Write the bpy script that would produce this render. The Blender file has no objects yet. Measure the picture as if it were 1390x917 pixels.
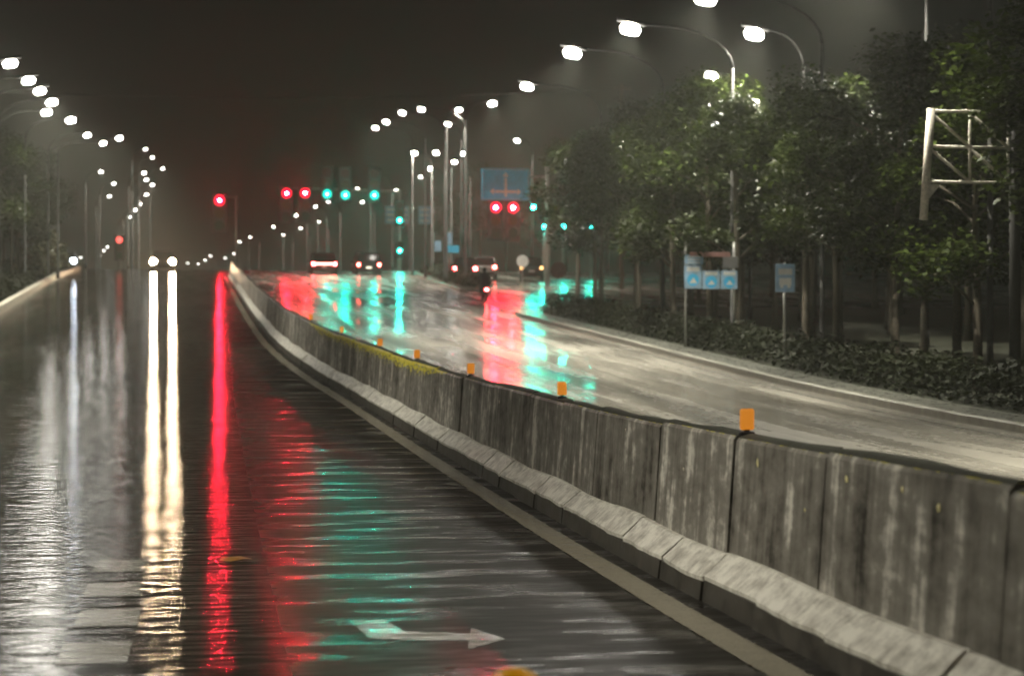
import bpy, math, random
from mathutils import Vector, Matrix, Euler
R = math.radians
random.seed(11)
sc = bpy.context.scene
col = sc.collection

# ------------------------------------------------------------------ camera, sky, light, exposure
# the road runs along +Y; x is metres to its right.  The camera looks a little to the right of the road.
cam_data = bpy.data.cameras.new('camera')
cam = bpy.data.objects.new('camera', cam_data)
col.objects.link(cam)
cam.location = (0, 0, 1.84)
cam.rotation_euler = (R(90), 0, -math.atan(0.175))
cam_data.sensor_width = 36
cam_data.lens = 64.75
cam_data.clip_end = 3000
cam_data.dof.use_dof = True
cam_data.dof.focus_distance = 19
cam_data.dof.aperture_fstop = 1.7
sc.camera = cam

world = bpy.data.worlds.new('World')
sc.world = world
world.use_nodes = True
wn = world.node_tree
wn.nodes.clear()
w_out = wn.nodes.new('ShaderNodeOutputWorld')
w_bg = wn.nodes.new('ShaderNodeBackground')
w_sky = wn.nodes.new('ShaderNodeTexSky')
w_sky.sky_type = 'NISHITA'
w_sky.sun_disc = False
w_sky.sun_elevation = R(8)
w_sky.sun_rotation = R(200)
w_sky.air_density = 1.0
w_sky.dust_density = 4.0
w_hs = wn.nodes.new('ShaderNodeHueSaturation')
w_hs.inputs['Saturation'].default_value = 0.12
w_mul = wn.nodes.new('ShaderNodeMix')
w_mul.data_type = 'RGBA'
w_mul.blend_type = 'MULTIPLY'
w_mul.inputs['Factor'].default_value = 1.0
w_mul.inputs[7].default_value = (1.0, 0.97, 0.82, 1)
wn.links.new(w_sky.outputs[0], w_hs.inputs['Color'])
wn.links.new(w_hs.outputs[0], w_mul.inputs[6])
wn.links.new(w_mul.outputs[2], w_bg.inputs['Color'])
w_bg.inputs['Strength'].default_value = 0.0018
wn.links.new(w_bg.outputs[0], w_out.inputs['Surface'])

sun_data = bpy.data.lights.new('night_sky_glow', 'SUN')
sun_data.energy = 0.015
sun_data.angle = R(40)
sun_data.color = (1.0, 0.93, 0.82)
sun = bpy.data.objects.new('night_sky_glow', sun_data)
col.objects.link(sun)
sun.rotation_euler = (R(40), 0, R(-30))

sc.view_settings.view_transform = 'Standard'
sc.view_settings.look = 'None'
sc.view_settings.exposure = 0
sc.view_settings.gamma = 1
sc.render.engine = 'CYCLES'
sc.cycles.use_denoising = True
sc.cycles.max_bounces = 5
sc.cycles.diffuse_bounces = 2
sc.cycles.glossy_bounces = 3
sc.cycles.transmission_bounces = 3
sc.cycles.volume_bounces = 0
sc.cycles.sample_clamp_indirect = 4.0
sc.cycles.caustics_reflective = False
sc.cycles.caustics_refractive = False

HAZE_DENSITY = 0.0012
HAZE_ANISO = 0.55
LAMP = 10000.0     # recessed panel that lights the ground
BOWL = 80.0      # side of the bowl, seen from along the road
SIGNAL = 3300.0   # small hot core of a signal lens

# ------------------------------------------------------------------ helpers
def zr(s):
    """height of the road: flat here, a sag, a 5.7 per cent climb and a crest"""
    if s < 14:
        return 0.0
    if s < 46:
        return .057 * (s - 14) ** 2 / 64
    if s < 165:
        return .912 + .057 * (s - 46)
    if s < 215:
        u = s - 165
        return 7.695 + .057 * u - .00057 * u * u
    return 9.12

def crom(pts, s):
    n = len(pts)
    if s <= pts[0][0]:
        return pts[0][1]
    if s >= pts[-1][0]:
        return pts[-1][1]
    for i in range(n - 1):
        if pts[i][0] <= s <= pts[i + 1][0]:
            break
    def slope(j):
        if j <= 0 or j >= n - 1:
            return 0.0
        return (pts[j + 1][1] - pts[j - 1][1]) / (pts[j + 1][0] - pts[j - 1][0])
    h = pts[i + 1][0] - pts[i][0]
    u = (s - pts[i][0]) / h
    a, b = pts[i][1], pts[i + 1][1]
    return ((2*u**3 - 3*u*u + 1) * a + (u**3 - 2*u*u + u) * h * slope(i)
            + (-2*u**3 + 3*u*u) * b + (u**3 - u*u) * h * slope(i + 1))

BT = [(-40, 3.70), (10, 3.72), (15, 3.78), (22, 3.86), (30, 3.83), (38, 3.66), (45, 3.32),
      (52, 3.02), (62, 2.84), (88, 2.86), (135, 3.15), (160, 3.25)]
def bt(s):
    return crom(BT, s)

class MB:
    def __init__(self):
        self.v, self.f, self.uv, self.sm = [], [], [], []
    def vert(self, p, uv=(0, 0)):
        self.v.append(tuple(p)); self.uv.append(uv)
        return len(self.v) - 1
    def face(self, idx, smooth=False):
        self.f.append(tuple(idx)); self.sm.append(smooth)
    def poly(self, pts, uvs=None):
        self.face([self.vert(p, uvs[i] if uvs else (0, 0)) for i, p in enumerate(pts)])
    def box(self, c, size, rot=None, bev=0.0):
        hx, hy, hz = size[0]/2, size[1]/2, size[2]/2
        m = rot.to_matrix() if isinstance(rot, Euler) else (rot if rot is not None else Matrix.Identity(3))
        c = Vector(c)
        if bev <= 0:
            ids = [self.vert(c + m @ Vector((x*hx, y*hy, z*hz))) for z in (-1, 1) for y in (-1, 1) for x in (-1, 1)]
            for q in ((0, 2, 3, 1), (4, 5, 7, 6), (0, 1, 5, 4), (2, 6, 7, 3), (0, 4, 6, 2), (1, 3, 7, 5)):
                self.face([ids[k] for k in q])
            return
        b = min(bev, hx*.9, hy*.9, hz*.9)
        ring = []
        for (z, k) in ((-hz, 1), (-hz + b, 0), (hz - b, 0), (hz, 1)):
            ex, ey = hx - b*k, hy - b*k
            pts = [(-ex + b, -ey), (ex - b, -ey), (ex, -ey + b), (ex, ey - b), (ex - b, ey), (-ex + b, ey), (-ex, ey - b), (-ex, -ey + b)]
            ring.append([self.vert(c + m @ Vector((x, y, z))) for x, y in pts])
        for a, d in zip(ring, ring[1:]):
            for i in range(8):
                j = (i + 1) % 8
                self.face((a[i], a[j], d[j], d[i]))
        self.face(ring[0][::-1]); self.face(ring[-1])
    def tube(self, path, rad, n=8, cap=True, smooth=True):
        """path list of points, rad number or list"""
        path = [Vector(p) for p in path]
        if not isinstance(rad, (list, tuple)):
            rad = [rad] * len(path)
        rings = []
        up = None
        for i, p in enumerate(path):
            d = (path[min(i + 1, len(path) - 1)] - path[max(i - 1, 0)]).normalized()
            if up is None:
                up = Vector((1, 0, 0)) if abs(d.x) < .8 else Vector((0, 1, 0))
            a = d.cross(up).normalized()
            b = a.cross(d).normalized()
            up = b
            rings.append([self.vert(p + (a * math.cos(2*math.pi*k/n) + b * math.sin(2*math.pi*k/n)) * rad[i]) for k in range(n)])
        for r0, r1 in zip(rings, rings[1:]):
            for k in range(n):
                j = (k + 1) % n
                self.face((r0[k], r0[j], r1[j], r1[k]), smooth)
        if cap:
            self.face(rings[0][::-1]); self.face(rings[-1])
    def ellipsoid(self, c, r, nu=10, nv=6, rot=None, v0=0.0, v1=1.0):
        m = rot.to_matrix() if rot is not None else Matrix.Identity(3)
        c = Vector(c)
        rows = []
        for j in range(nv + 1):
            th = math.pi * (v0 + (v1 - v0) * j / nv)
            rows.append([self.vert(c + m @ Vector((r[0]*math.sin(th)*math.cos(2*math.pi*i/nu), r[1]*math.sin(th)*math.sin(2*math.pi*i/nu), r[2]*math.cos(th)))) for i in range(nu)])
        for a, b in zip(rows, rows[1:]):
            for i in range(nu):
                j = (i + 1) % nu
                self.face((a[i], b[i], b[j], a[j]), True)
    def disc(self, c, r, axis='y', n=14, sign=-1, dome=0.0):
        """flat or slightly domed disc facing sign*axis"""
        c = Vector(c)
        def P(a, rr, d):
            u, w = rr*math.cos(a), rr*math.sin(a)
            if axis == 'y':
                return c + Vector((u, sign*d, w))
            return c + Vector((sign*d, u, w))
        cen = self.vert(P(0, 0, dome))
        ring = [self.vert(P(2*math.pi*k/n, r, 0)) for k in range(n)]
        for k in range(n):
            self.face((cen, ring[k], ring[(k + 1) % n]), True)
    def mesh(self, name):
        me = bpy.data.meshes.new(name)
        me.from_pydata(self.v, [], self.f)
        if any(u != (0, 0) for u in self.uv):
            lay = me.uv_layers.new(name='UVMap')
            flat = []
            for f in self.f:
                for i in f:
                    flat.extend(self.uv[i])
            lay.data.foreach_set('uv', flat)
        me.polygons.foreach_set('use_smooth', self.sm)
        me.update()
        return me
    def build(self, name, mat, parent=None):
        me = self.mesh(name)
        me.materials.append(mat)
        return link(name, me, parent)

def link(name, me, parent=None):
    o = bpy.data.objects.new(name, me)
    col.objects.link(o)
    if parent is not None:
        o.parent = parent
    return o

def tag(o, label=None, cat=None, group=None, kind=None):
    if label: o['label'] = label
    if cat: o['category'] = cat
    if group: o['group'] = group
    if kind: o['kind'] = kind
    return o

def empty(name, loc, rz=0.0):
    o = bpy.data.objects.new(name, None)
    o.empty_display_size = .3
    col.objects.link(o)
    o.location = loc
    o.rotation_euler = (0, 0, rz)
    return o

def kids(o):
    return [c for c in o.children]

def copy_tree(o, parent=None):
    c = o.copy()
    col.objects.link(c)
    c.parent = parent
    for ch in kids(o):
        copy_tree(ch, c)
    return c

# ------------------------------------------------------------------ materials
MATS = {}
def newmat(name):
    m = bpy.data.materials.new(name)
    m.use_nodes = True
    nt = m.node_tree
    b = nt.nodes['Principled BSDF']
    MATS[name] = m
    return m, nt, b

def N(nt, typ, **kw):
    n = nt.nodes.new(typ)
    for k, v in kw.items():
        if k == 'inp':
            for kk, vv in v.items():
                n.inputs[kk].default_value = vv
        else:
            setattr(n, k, v)
    return n

def ramp(nt, src, stops):
    r = nt.nodes.new('ShaderNodeValToRGB')
    el = r.color_ramp.elements
    while len(el) < len(stops):
        el.new(.5)
    for e, (p, c) in zip(el, stops):
        e.position = p
        e.color = (c, c, c, 1) if isinstance(c, (int, float)) else (*c, 1)
    nt.links.new(src, r.inputs[0])
    return r

def coords(nt, kind='Object', scale=(1, 1, 1), rot=(0, 0, 0), loc=(0, 0, 0)):
    tc = nt.nodes.new('ShaderNodeTexCoord')
    mp = nt.nodes.new('ShaderNodeMapping')
    mp.inputs['Scale'].default_value = scale
    mp.inputs['Rotation'].default_value = rot
    mp.inputs['Location'].default_value = loc
    nt.links.new(tc.outputs[kind], mp.inputs[0])
    return mp.outputs[0]

def noise(nt, vec, scale, detail=3, rough=.55):
    n = nt.nodes.new('ShaderNodeTexNoise')
    n.inputs['Scale'].default_value = scale
    n.inputs['Detail'].default_value = detail
    n.inputs['Roughness'].default_value = rough
    if vec is not None:
        nt.links.new(vec, n.inputs['Vector'])
    return n.outputs['Fac']

def mixc(nt, fac, a, b, mode='MIX'):
    m = nt.nodes.new('ShaderNodeMix')
    m.data_type = 'RGBA'
    m.blend_type = mode
    for sock, val in ((0, fac), (6, a), (7, b)):
        if isinstance(val, bpy.types.NodeSocket):
            nt.links.new(val, m.inputs[sock])
        elif sock == 0:
            m.inputs[0].default_value = val
        else:
            m.inputs[sock].default_value = (*val, 1)
    return m.outputs[2]

def mth(nt, op, a, b=None, clamp=False):
    m = nt.nodes.new('ShaderNodeMath')
    m.operation = op
    m.use_clamp = clamp
    for i, v in enumerate((a, b)):
        if v is None: continue
        if isinstance(v, bpy.types.NodeSocket):
            nt.links.new(v, m.inputs[i])
        else:
            m.inputs[i].default_value = v
    return m.outputs[0]

def simple(name, c, rough=.5, metal=0.0, vary=.25, scale=6.0, spec=.5, bump=0.0):
    m, nt, b = newmat(name)
    v = coords(nt)
    n = noise(nt, v, scale, 4)
    r = ramp(nt, n, [(.3, tuple(x*(1 - vary) for x in c)), (.7, tuple(min(1, x*(1 + vary)) for x in c))])
    nt.links.new(r.outputs[0], b.inputs['Base Color'])
    rr = ramp(nt, n, [(.3, rough*.8), (.7, min(1, rough*1.2))])
    nt.links.new(rr.outputs[0], b.inputs['Roughness'])
    b.inputs['Metallic'].default_value = metal
    b.inputs['Specular IOR Level'].default_value = spec
    if bump:
        bp = N(nt, 'ShaderNodeBump', inp={'Strength': .6, 'Distance': bump})
        nt.links.new(n, bp.inputs['Height'])
        nt.links.new(bp.outputs[0], b.inputs['Normal'])
    return m

def emit(name, c, strength):
    m, nt, b = newmat(name)
    b.inputs['Base Color'].default_value = (.05, .05, .05, 1)
    b.inputs['Emission Color'].default_value = (*c, 1)
    b.inputs['Emission Strength'].default_value = strength
    b.inputs['Roughness'].default_value = .3
    return m

def wet_road(name, dark, light, r_lo, r_hi, bump_d, dry_lane=False, edge=(.30, .70), tone=(.25, .75)):
    m, nt, b = newmat(name)
    v = coords(nt)
    big = noise(nt, coords(nt, scale=(.8, .07, .2)), 1.0, 5)
    fine = noise(nt, v, 55, 3, .7)
    c = ramp(nt, mth(nt, 'ADD', mth(nt, 'MULTIPLY', big, .6), mth(nt, 'MULTIPLY', fine, .4)),
             [(tone[0], dark), (tone[1], light)])
    nt.links.new(c.outputs[0], b.inputs['Base Color'])
    # standing water: smoother patches, laid out along the wheel tracks
    pud = noise(nt, coords(nt, scale=(1.1, .06, 1)), 1.0, 3)
    pud = mth(nt, 'ADD', mth(nt, 'MULTIPLY', pud, .8), mth(nt, 'MULTIPLY', noise(nt, coords(nt, scale=(5, 2.2, 1)), 1.0, 5, .7), .2))
    rr = ramp(nt, pud, [(edge[0], r_lo), (edge[1], r_hi)])
    rough = rr.outputs[0]
    if dry_lane:
        # the lane along the barrier drains better: rougher, with a few wet patches left
        sep = N(nt, 'ShaderNodeSeparateXYZ')
        nt.links.new(v, sep.inputs[0])
        q = mth(nt, 'SUBTRACT', sep.outputs[0], mth(nt, 'MULTIPLY', sep.outputs[1], .013))
        mr = N(nt, 'ShaderNodeMapRange', inp={'From Min': .18, 'From Max': .62, 'To Min': 0.0, 'To Max': 1.0})
        nt.links.new(q, mr.inputs[0])
        wetp = noise(nt, coords(nt, scale=(.75, 2.3, 1), loc=(3.1, 7.7, 0)), 1.0, 5, .6)
        wr = ramp(nt, wetp, [(.36, .10), (.54, 1.0)])
        k = mth(nt, 'MULTIPLY', mr.outputs[0], wr.outputs[0])
        mrr = N(nt, 'ShaderNodeMix', data_type='FLOAT')
        nt.links.new(k, mrr.inputs[0])
        nt.links.new(rough, mrr.inputs[2])
        mrr.inputs[3].default_value = .44
        rough = mrr.outputs[0]
    nt.links.new(rough, b.inputs['Roughness'])
    b.inputs['IOR'].default_value = 1.33
    # ripples lie across the road
    rip = noise(nt, coords(nt, scale=(.9, 3.2, 1)), 1.6, 2, .5)
    rip2 = noise(nt, coords(nt, scale=(1.6, 6.0, 1)), 2.0, 1, .5)
    h = mth(nt, 'ADD', rip, mth(nt, 'MULTIPLY', rip2, .25))
    bp = N(nt, 'ShaderNodeBump', inp={'Strength': 1.0, 'Distance': bump_d})
    nt.links.new(h, bp.inputs['Height'])
    bp2 = N(nt, 'ShaderNodeBump', inp={'Strength': .25, 'Distance': .002})
    nt.links.new(fine, bp2.inputs['Height'])
    nt.links.new(bp.outputs[0], bp2.inputs['Normal'])
    nt.links.new(bp2.outputs[0], b.inputs['Normal'])
    return m

M_road = wet_road('wet_asphalt', (.010, .009, .0072), (.028, .025, .0205), .035, .12, .013, True)
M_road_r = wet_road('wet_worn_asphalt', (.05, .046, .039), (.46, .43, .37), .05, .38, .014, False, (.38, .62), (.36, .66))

def concrete_mat():
    m, nt, b = newmat('streaked_concrete')
    uvs = coords(nt, 'UV', scale=(5.5, .5, 1))
    st = noise(nt, uvs, 1.0, 3, .6)
    st2 = noise(nt, coords(nt, 'UV', scale=(1.3, .9, 1)), 1.0, 3, .5)
    blot = noise(nt, coords(nt, 'UV', scale=(3, 5, 1)), 1.3, 5, .6)
    s = mth(nt, 'ADD', mth(nt, 'MULTIPLY', st, .36), mth(nt, 'ADD', mth(nt, 'MULTIPLY', st2, .36), mth(nt, 'MULTIPLY', blot, .28)))
    c = ramp(nt, s, [(.38, (.035, .031, .025)), (.45, (.15, .138, .118)), (.53, (.25, .232, .203)), (.595, (.68, .645, .575))])
    # worn yellow paint along the top edge
    sep = N(nt, 'ShaderNodeSeparateXYZ')
    tc = N(nt, 'ShaderNodeTexCoord')
    nt.links.new(tc.outputs['UV'], sep.inputs[0])
    u, vv = sep.outputs[0], sep.outputs[1]
    ragged = noise(nt, coords(nt, 'UV', scale=(3, 12, 1)), 1.4, 4, .7)
    depth = N(nt, 'ShaderNodeMapRange', inp={'From Min': 36.0, 'From Max': 39.0, 'To Min': 0.0, 'To Max': .30})
    nt.links.new(u, depth.inputs[0])
    depth2 = N(nt, 'ShaderNodeMapRange', inp={'From Min': 47.0, 'From Max': 50.0, 'To Min': 1.0, 'To Max': 0.0})
    nt.links.new(u, depth2.inputs[0])
    near = N(nt, 'ShaderNodeMapRange', inp={'From Min': 28.0, 'From Max': 31.0, 'To Min': .010, 'To Max': .22})
    nt.links.new(u, near.inputs[0])
    far_off = mth(nt, 'MULTIPLY', near.outputs[0], depth2.outputs[0])
    lim = mth(nt, 'SUBTRACT', 1.145, mth(nt, 'MULTIPLY', far_off, mth(nt, 'MULTIPLY', mth(nt, 'SUBTRACT', ragged, .36, True), 4.0)))
    mask = mth(nt, 'GREATER_THAN', vv, lim)
    colr = mixc(nt, mth(nt, 'MULTIPLY', mask, .85), c.outputs[0], (.80, .70, .02))
    nt.links.new(colr, b.inputs['Base Color'])
    rr = ramp(nt, s, [(.35, .55), (.65, .32)])
    nt.links.new(rr.outputs[0], b.inputs['Roughness'])
    bp = N(nt, 'ShaderNodeBump', inp={'Strength': .7, 'Distance': .012})
    nt.links.new(blot, bp.inputs['Height'])
    nt.links.new(bp.outputs[0], b.inputs['Normal'])
    return m
M_conc = concrete_mat()

def ledge_mat():
    m, nt, b = newmat('pale_weathered_concrete')
    st = noise(nt, coords(nt, 'UV', scale=(11, 1.6, 1)), 1.0, 7, .72)
    blot = noise(nt, coords(nt, 'UV', scale=(2.2, 1.2, 1)), 1.5, 6, .62)
    s = mth(nt, 'ADD', mth(nt, 'MULTIPLY', st, .5), mth(nt, 'MULTIPLY', blot, .5))
    c = ramp(nt, s, [(.33, (.20, .18, .15)), (.43, (.50, .47, .41)), (.56, (.84, .81, .73))])
    nt.links.new(c.outputs[0], b.inputs['Base Color'])
    b.inputs['Roughness'].default_value = .45
    bp = N(nt, 'ShaderNodeBump', inp={'Strength': .6, 'Distance': .012})
    nt.links.new(s, bp.inputs['Height'])
    nt.links.new(bp.outputs[0], b.inputs['Normal'])
    return m
M_ledge = ledge_mat()
M_plinth = simple('dark_wet_concrete', (.055, .05, .042), .4, vary=.5, scale=5, bump=.01)
M_moss = simple('mossy_concrete', (.035, .035, .024), .8, vary=.5, scale=12, bump=.01)
M_kerb = simple('white_kerb_paint', (.62, .58, .48), .4, vary=.3, scale=4)
M_fleck = simple('yellowed_paint_fleck', (.75, .68, .35), .5, vary=.2, scale=30)
M_kerb_r = simple('kerb_stone', (.22, .21, .18), .35, vary=.35, scale=4)
M_paint = wet_road('wet_white_paint', (.07, .067, .06), (.36, .352, .32), .05, .16, .011)
M_paint_y = wet_road('wet_cream_paint', (.10, .09, .065), (.48, .43, .32), .10, .3, .006)
M_soil = simple('dark_soil', (.03, .032, .018), .9, vary=.5, scale=3, bump=.03)
M_pave = simple('wet_paving', (.10, .10, .085), .3, vary=.3, scale=5, bump=.006)
M_bark = simple('bark', (.12, .10, .075), .8, vary=.4, scale=18, bump=.02)
M_galv = simple('galvanised_steel', (.42, .42, .40), .42, .5, vary=.15, scale=10)
M_pole = simple('grey_painted_steel', (.022, .021, .02), .85, 0, vary=.12, scale=8)
M_rust = simple('weathered_white_steel', (.58, .54, .46), .5, 0, vary=.3, scale=14)
M_dark = simple('dark_housing', (.018, .018, .02), .4, vary=.2)
M_orange = simple('orange_reflector_plastic', (.95, .30, .015), .35, vary=.15, scale=30)
M_amber = simple('amber_rubber', (.95, .42, .01), .3, vary=.1, scale=20)
M_scrap = simple('dull_orange_scrap', (.16, .075, .012), .5, vary=.3, scale=12)
M_blue = simple('sign_blue', (.07, .56, .90), .4, vary=.12, scale=3)
M_paleblue = simple('sign_pale_blue', (.34, .52, .70), .4, vary=.2, scale=4)
M_white = simple('sign_white', (.80, .80, .78), .4, vary=.08, scale=4)
M_signback = simple('sign_back_grey', (.25, .25, .25), .5, .4, vary=.1)
M_pink = simple('faded_red_sign', (.38, .20, .18), .5, vary=.2)
M_rubber = simple('tyre_rubber', (.02, .02, .02), .8, vary=.2)
M_wire = simple('black_cable', (.02, .02, .02), .6, vary=.1)
M_carA = simple('dark_grey_car_paint', (.05, .05, .055), .25, .3, vary=.05)
M_carB = simple('white_car_paint', (.55, .55, .54), .25, 0, vary=.05)
M_carC = simple('black_car_paint', (.02, .02, .022), .22, .2, vary=.05)
M_skin = simple('skin', (.42, .27, .2), .6, vary=.08)
M_coat = simple('dark_raincoat', (.03, .03, .045), .45, vary=.3, scale=8)
M_trouser = simple('dark_trousers', (.02, .02, .024), .7, vary=.2)
m, nt, b = newmat('car_glass')
b.inputs['Base Color'].default_value = (.01, .012, .013, 1)
b.inputs['Roughness'].default_value = .05
M_glass = m

E_lamp = emit('street_lamp_panel', (1.0, .955, .80), LAMP)
E_bowl = emit('street_lamp_bowl', (1.0, .96, .86), BOWL)
E_bowl_far = emit('far_street_lamp_bowl', (1.0, .96, .90), 9.0)
E_red = emit('red_signal_light', (1.0, .010, .035), SIGNAL)
E_redy = emit('hot_red_signal_light', (1.0, .022, .030), SIGNAL)
E_green = emit('green_signal_light', (.003, .9, .62), SIGNAL*.55)
E_green_far = emit('far_green_signal_light', (.003, .9, .62), SIGNAL*.4)
E_red_rim = emit('red_signal_lens', (1.0, .006, .03), 4.0)
E_green_rim = emit('green_signal_lens', (.0, .62, .44), 3.0)
E_dimred = emit('dim_red_signal_light', (1.0, .10, .08), 3.0)
E_head = emit('headlight_light', (1.0, .70, .42), 600.0)
E_headc = emit('cool_headlight_light', (.75, .85, 1.0), 70.0)
E_tail = emit('tail_light', (1.0, .06, .06), 120.0)
E_tailbar = emit('tail_light_bar', (1.0, .10, .08), 50.0)
E_plate = emit('plate_light', (1.0, .92, .7), 2.5)
E_beacon = emit('amber_lamp', (1.0, .55, .2), 4.0)
E_marker = emit('amber_marker_glow', (1.0, .33, .02), .55)  # added glow that brightens the barrier-top delineators

def leafmat(name, c0, c1, rough=.4, trans=.25):
    m, nt, b = newmat(name)
    g = N(nt, 'ShaderNodeNewGeometry')
    oi = N(nt, 'ShaderNodeObjectInfo')
    f = mth(nt, 'ADD', mth(nt, 'MULTIPLY', g.outputs['Random Per Island'], .7), mth(nt, 'MULTIPLY', oi.outputs['Random'], .3))
    c = mixc(nt, f, c0, c1)
    nt.links.new(c, b.inputs['Base Color'])
    b.inputs['Roughness'].default_value = rough
    b.inputs['Specular IOR Level'].default_value = .5 if rough < .3 else .12
    tr = N(nt, 'ShaderNodeBsdfTranslucent')
    nt.links.new(c, tr.inputs['Color'])
    mx = N(nt, 'ShaderNodeMixShader', inp={0: trans})
    out = nt.nodes['Material Output']
    nt.links.new(b.outputs[0], mx.inputs[1])
    nt.links.new(tr.outputs[0], mx.inputs[2])
    nt.links.new(mx.outputs[0], out.inputs['Surface'])
    return m
M_leaf = leafmat('foliage', (.009, .014, .0025), (.038, .055, .008))
M_leaf_far = leafmat('far_foliage', (.028, .036, .014), (.06, .075, .026))
M_hedge = leafmat('hedge_foliage', (.008, .011, .004), (.020, .024, .009), .6)
M_shiny = leafmat('glossy_pale_foliage', (.12, .13, .07), (.34, .33, .22), .18)

# ------------------------------------------------------------------ setting: ground, roads, kerbs, markings
def s_list(a, b, step):
    n = max(1, int(round((b - a) / step)))
    return [a + (b - a) * i / n for i in range(n + 1)]

def strip(mb, left, right, ss, dz, nt_=1):
    """sheet following the road surface between lateral functions left(s), right(s)"""
    rows = []
    for s in ss:
        l, r_ = left(s), right(s)
        rows.append([mb.vert((l + (r_ - l)*k/nt_, s, zr(s) + dz)) for k in range(nt_ + 1)])
    for a, b_ in zip(rows, rows[1:]):
        for k in range(nt_):
            mb.face((a[k], a[k + 1], b_[k + 1], b_[k]), True)

SS = s_list(-60, 14, 6) + s_list(15, 60, 1.0) + s_list(62, 230, 3) + s_list(250, 640, 30)
mb = MB()
strip(mb, lambda s: -620, lambda s: 620, SS, -.05, 12)
tag(mb.build('ground', M_soil), kind='structure')

RK = 14.0
def lk(s):
    if s > 172:
        return max(-18, -9.6 - (s - 172)*.7)
    return -7.4 if s < 68 else max(-9.6, -7.4 - .0304*(s - 68))
LK = -9.6
mb = MB()
strip(mb, lk, lambda s: bt(s) + .12, [s for s in SS if s <= 260], 0, 6)
road_l = tag(mb.build('road', M_road), kind='structure')

def right_edge(s):
    return RK + .3
mb = MB()
strip(mb, lambda s: bt(s) + .125, right_edge, [s for s in SS if s <= 83], 0, 6)
strip(mb, lambda s: bt(s) + .125, lambda s: 62, [s for s in SS if 83 <= s <= 260], 0, 14)
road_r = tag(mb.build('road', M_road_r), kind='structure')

def kerb_sheet(name, poly, h, mat_top, mat_kerb, kname='kerb', kw=.16):
    """raised area with a kerb round the polygon (x, s points, counter-clockwise seen from above)"""
    n = len(poly)
    mbt, mbk = MB(), MB()
    inner = []
    for i in range(n):
        p0, p1, p2 = Vector(poly[i - 1]), Vector(poly[i]), Vector(poly[(i + 1) % n])
        d = ((p1 - p0).normalized() + (p2 - p1).normalized()).normalized()
        nrm = Vector((-d.y, d.x))
        inner.append(p1 + nrm * kw)
    for i in range(n):
        j = (i + 1) % n
        a, b_, c, d = poly[i], poly[j], inner[j], inner[i]
        mbk.poly([(a[0], a[1], zr(a[1]) - .04), (b_[0], b_[1], zr(b_[1]) - .04), (b_[0], b_[1], zr(b_[1]) + h - .02), (a[0], a[1], zr(a[1]) + h - .02)])
        a2 = Vector(a)*.85 + Vector(d)*.15
        b2 = Vector(b_)*.85 + Vector(c)*.15
        mbk.poly([(a[0], a[1], zr(a[1]) + h - .02), (b_[0], b_[1], zr(b_[1]) + h - .02), (b2[0], b2[1], zr(b2[1]) + h), (a2[0], a2[1], zr(a2[1]) + h)])
        mbk.poly([(a2[0], a2[1], zr(a2[1]) + h), (b2[0], b2[1], zr(b2[1]) + h), (c[0], c[1], zr(c[1]) + h), (d[0], d[1], zr(d[1]) + h)])
    return inner, tag(mbk.build(kname, mat_kerb), kind='structure')

# left verge and its white kerb
pl = [(lk(s), s) for s in s_list(-40, 170, 3)[::-1]]
mb = MB()
for i in range(len(pl) - 1):
    (x0, s0), (x1, s1) = pl[i], pl[i + 1]
    w = .30
    for (xa, za, xb, zb) in ((0, -.02, -.02, .34), (-.02, .34, -.05, .37), (-.05, .37, -w, .37), (-w, .37, -w, .1)):
        mb.poly([(x0 + xa, s0, zr(s0) + za), (x0 + xb, s0, zr(s0) + zb), (x1 + xb, s1, zr(s1) + zb), (x1 + xa, s1, zr(s1) + za)])
tag(mb.build('kerb', M_kerb), kind='structure')
mb = MB()
strip(mb, lambda s: -80, lambda s: lk(s) - .295, [s for s in SS if s <= 200], .17, 8)
tag(mb.build('verge', M_soil), kind='structure')

# right verge: kerb along x = 14, turning away to the right at the side road
corner = [(RK, -40)] 
poly = [(RK + 46, -40), ]
edge = [(RK, s) for s in s_list(-40, 78, 2)]
for k in range(1, 9):
    a = k / 8 * R(72)
    edge.append((RK + 9*(1 - math.cos(a)), 78 + 9*math.sin(a)))
ex, es = edge[-1]
for k in range(1, 12):
    edge.append((ex + 4*k, es + 4*k*.32))
mbk, mbp, mbv = MB(), MB(), MB()
for i in range(len(edge) - 1):
    p, q = Vector(edge[i]), Vector(edge[i + 1])
    pa = Vector(edge[max(i - 1, 0)]); qa = Vector(edge[min(i + 2, len(edge) - 1)])
    def nr(a, b_):
        d = (b_ - a).normalized()
        return Vector((d.y, -d.x))
    n0 = nr(pa, q); n1 = nr(p, qa)
    def K(v, n, off, dz):
        w = v + n * off
        return (w.x, w.y, zr(w.y) + dz)
    for (o0, h0, o1, h1) in ((0, -.03, .015, .13), (.015, .13, .05, .155), (.05, .155, .2, .155)):
        mbk.poly([K(p, n0, o0, h0), K(q, n1, o0, h0), K(q, n1, o1, h1), K(p, n0, o1, h1)])
    mbp.poly([K(p, n0, .2, .14), K(q, n1, .2, .14), K(q, n1, 1.1, .14), K(p, n0, 1.1, .14)])
    far = lambda v, n: (max(v.x + n.x*30, RK + 46), v.y + n.y*2.0, zr(v.y + n.y*2.0) + .13)
tag(mbk.build('kerb', M_kerb_r), kind='structure')
tag(mbp.build('pavement', M_pave), kind='structure')
mb = MB()
def vl(s):
    if s <= 78:
        return RK + 1.0
    k = min(1.0, (s - 78) / 9)
    return RK + 1.0 + 9*(1 - math.sqrt(max(0, 1 - k*k)))
rows = []
for s in s_list(-40, 86.2, 2):
    rows.append((vl(s), s))
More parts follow.
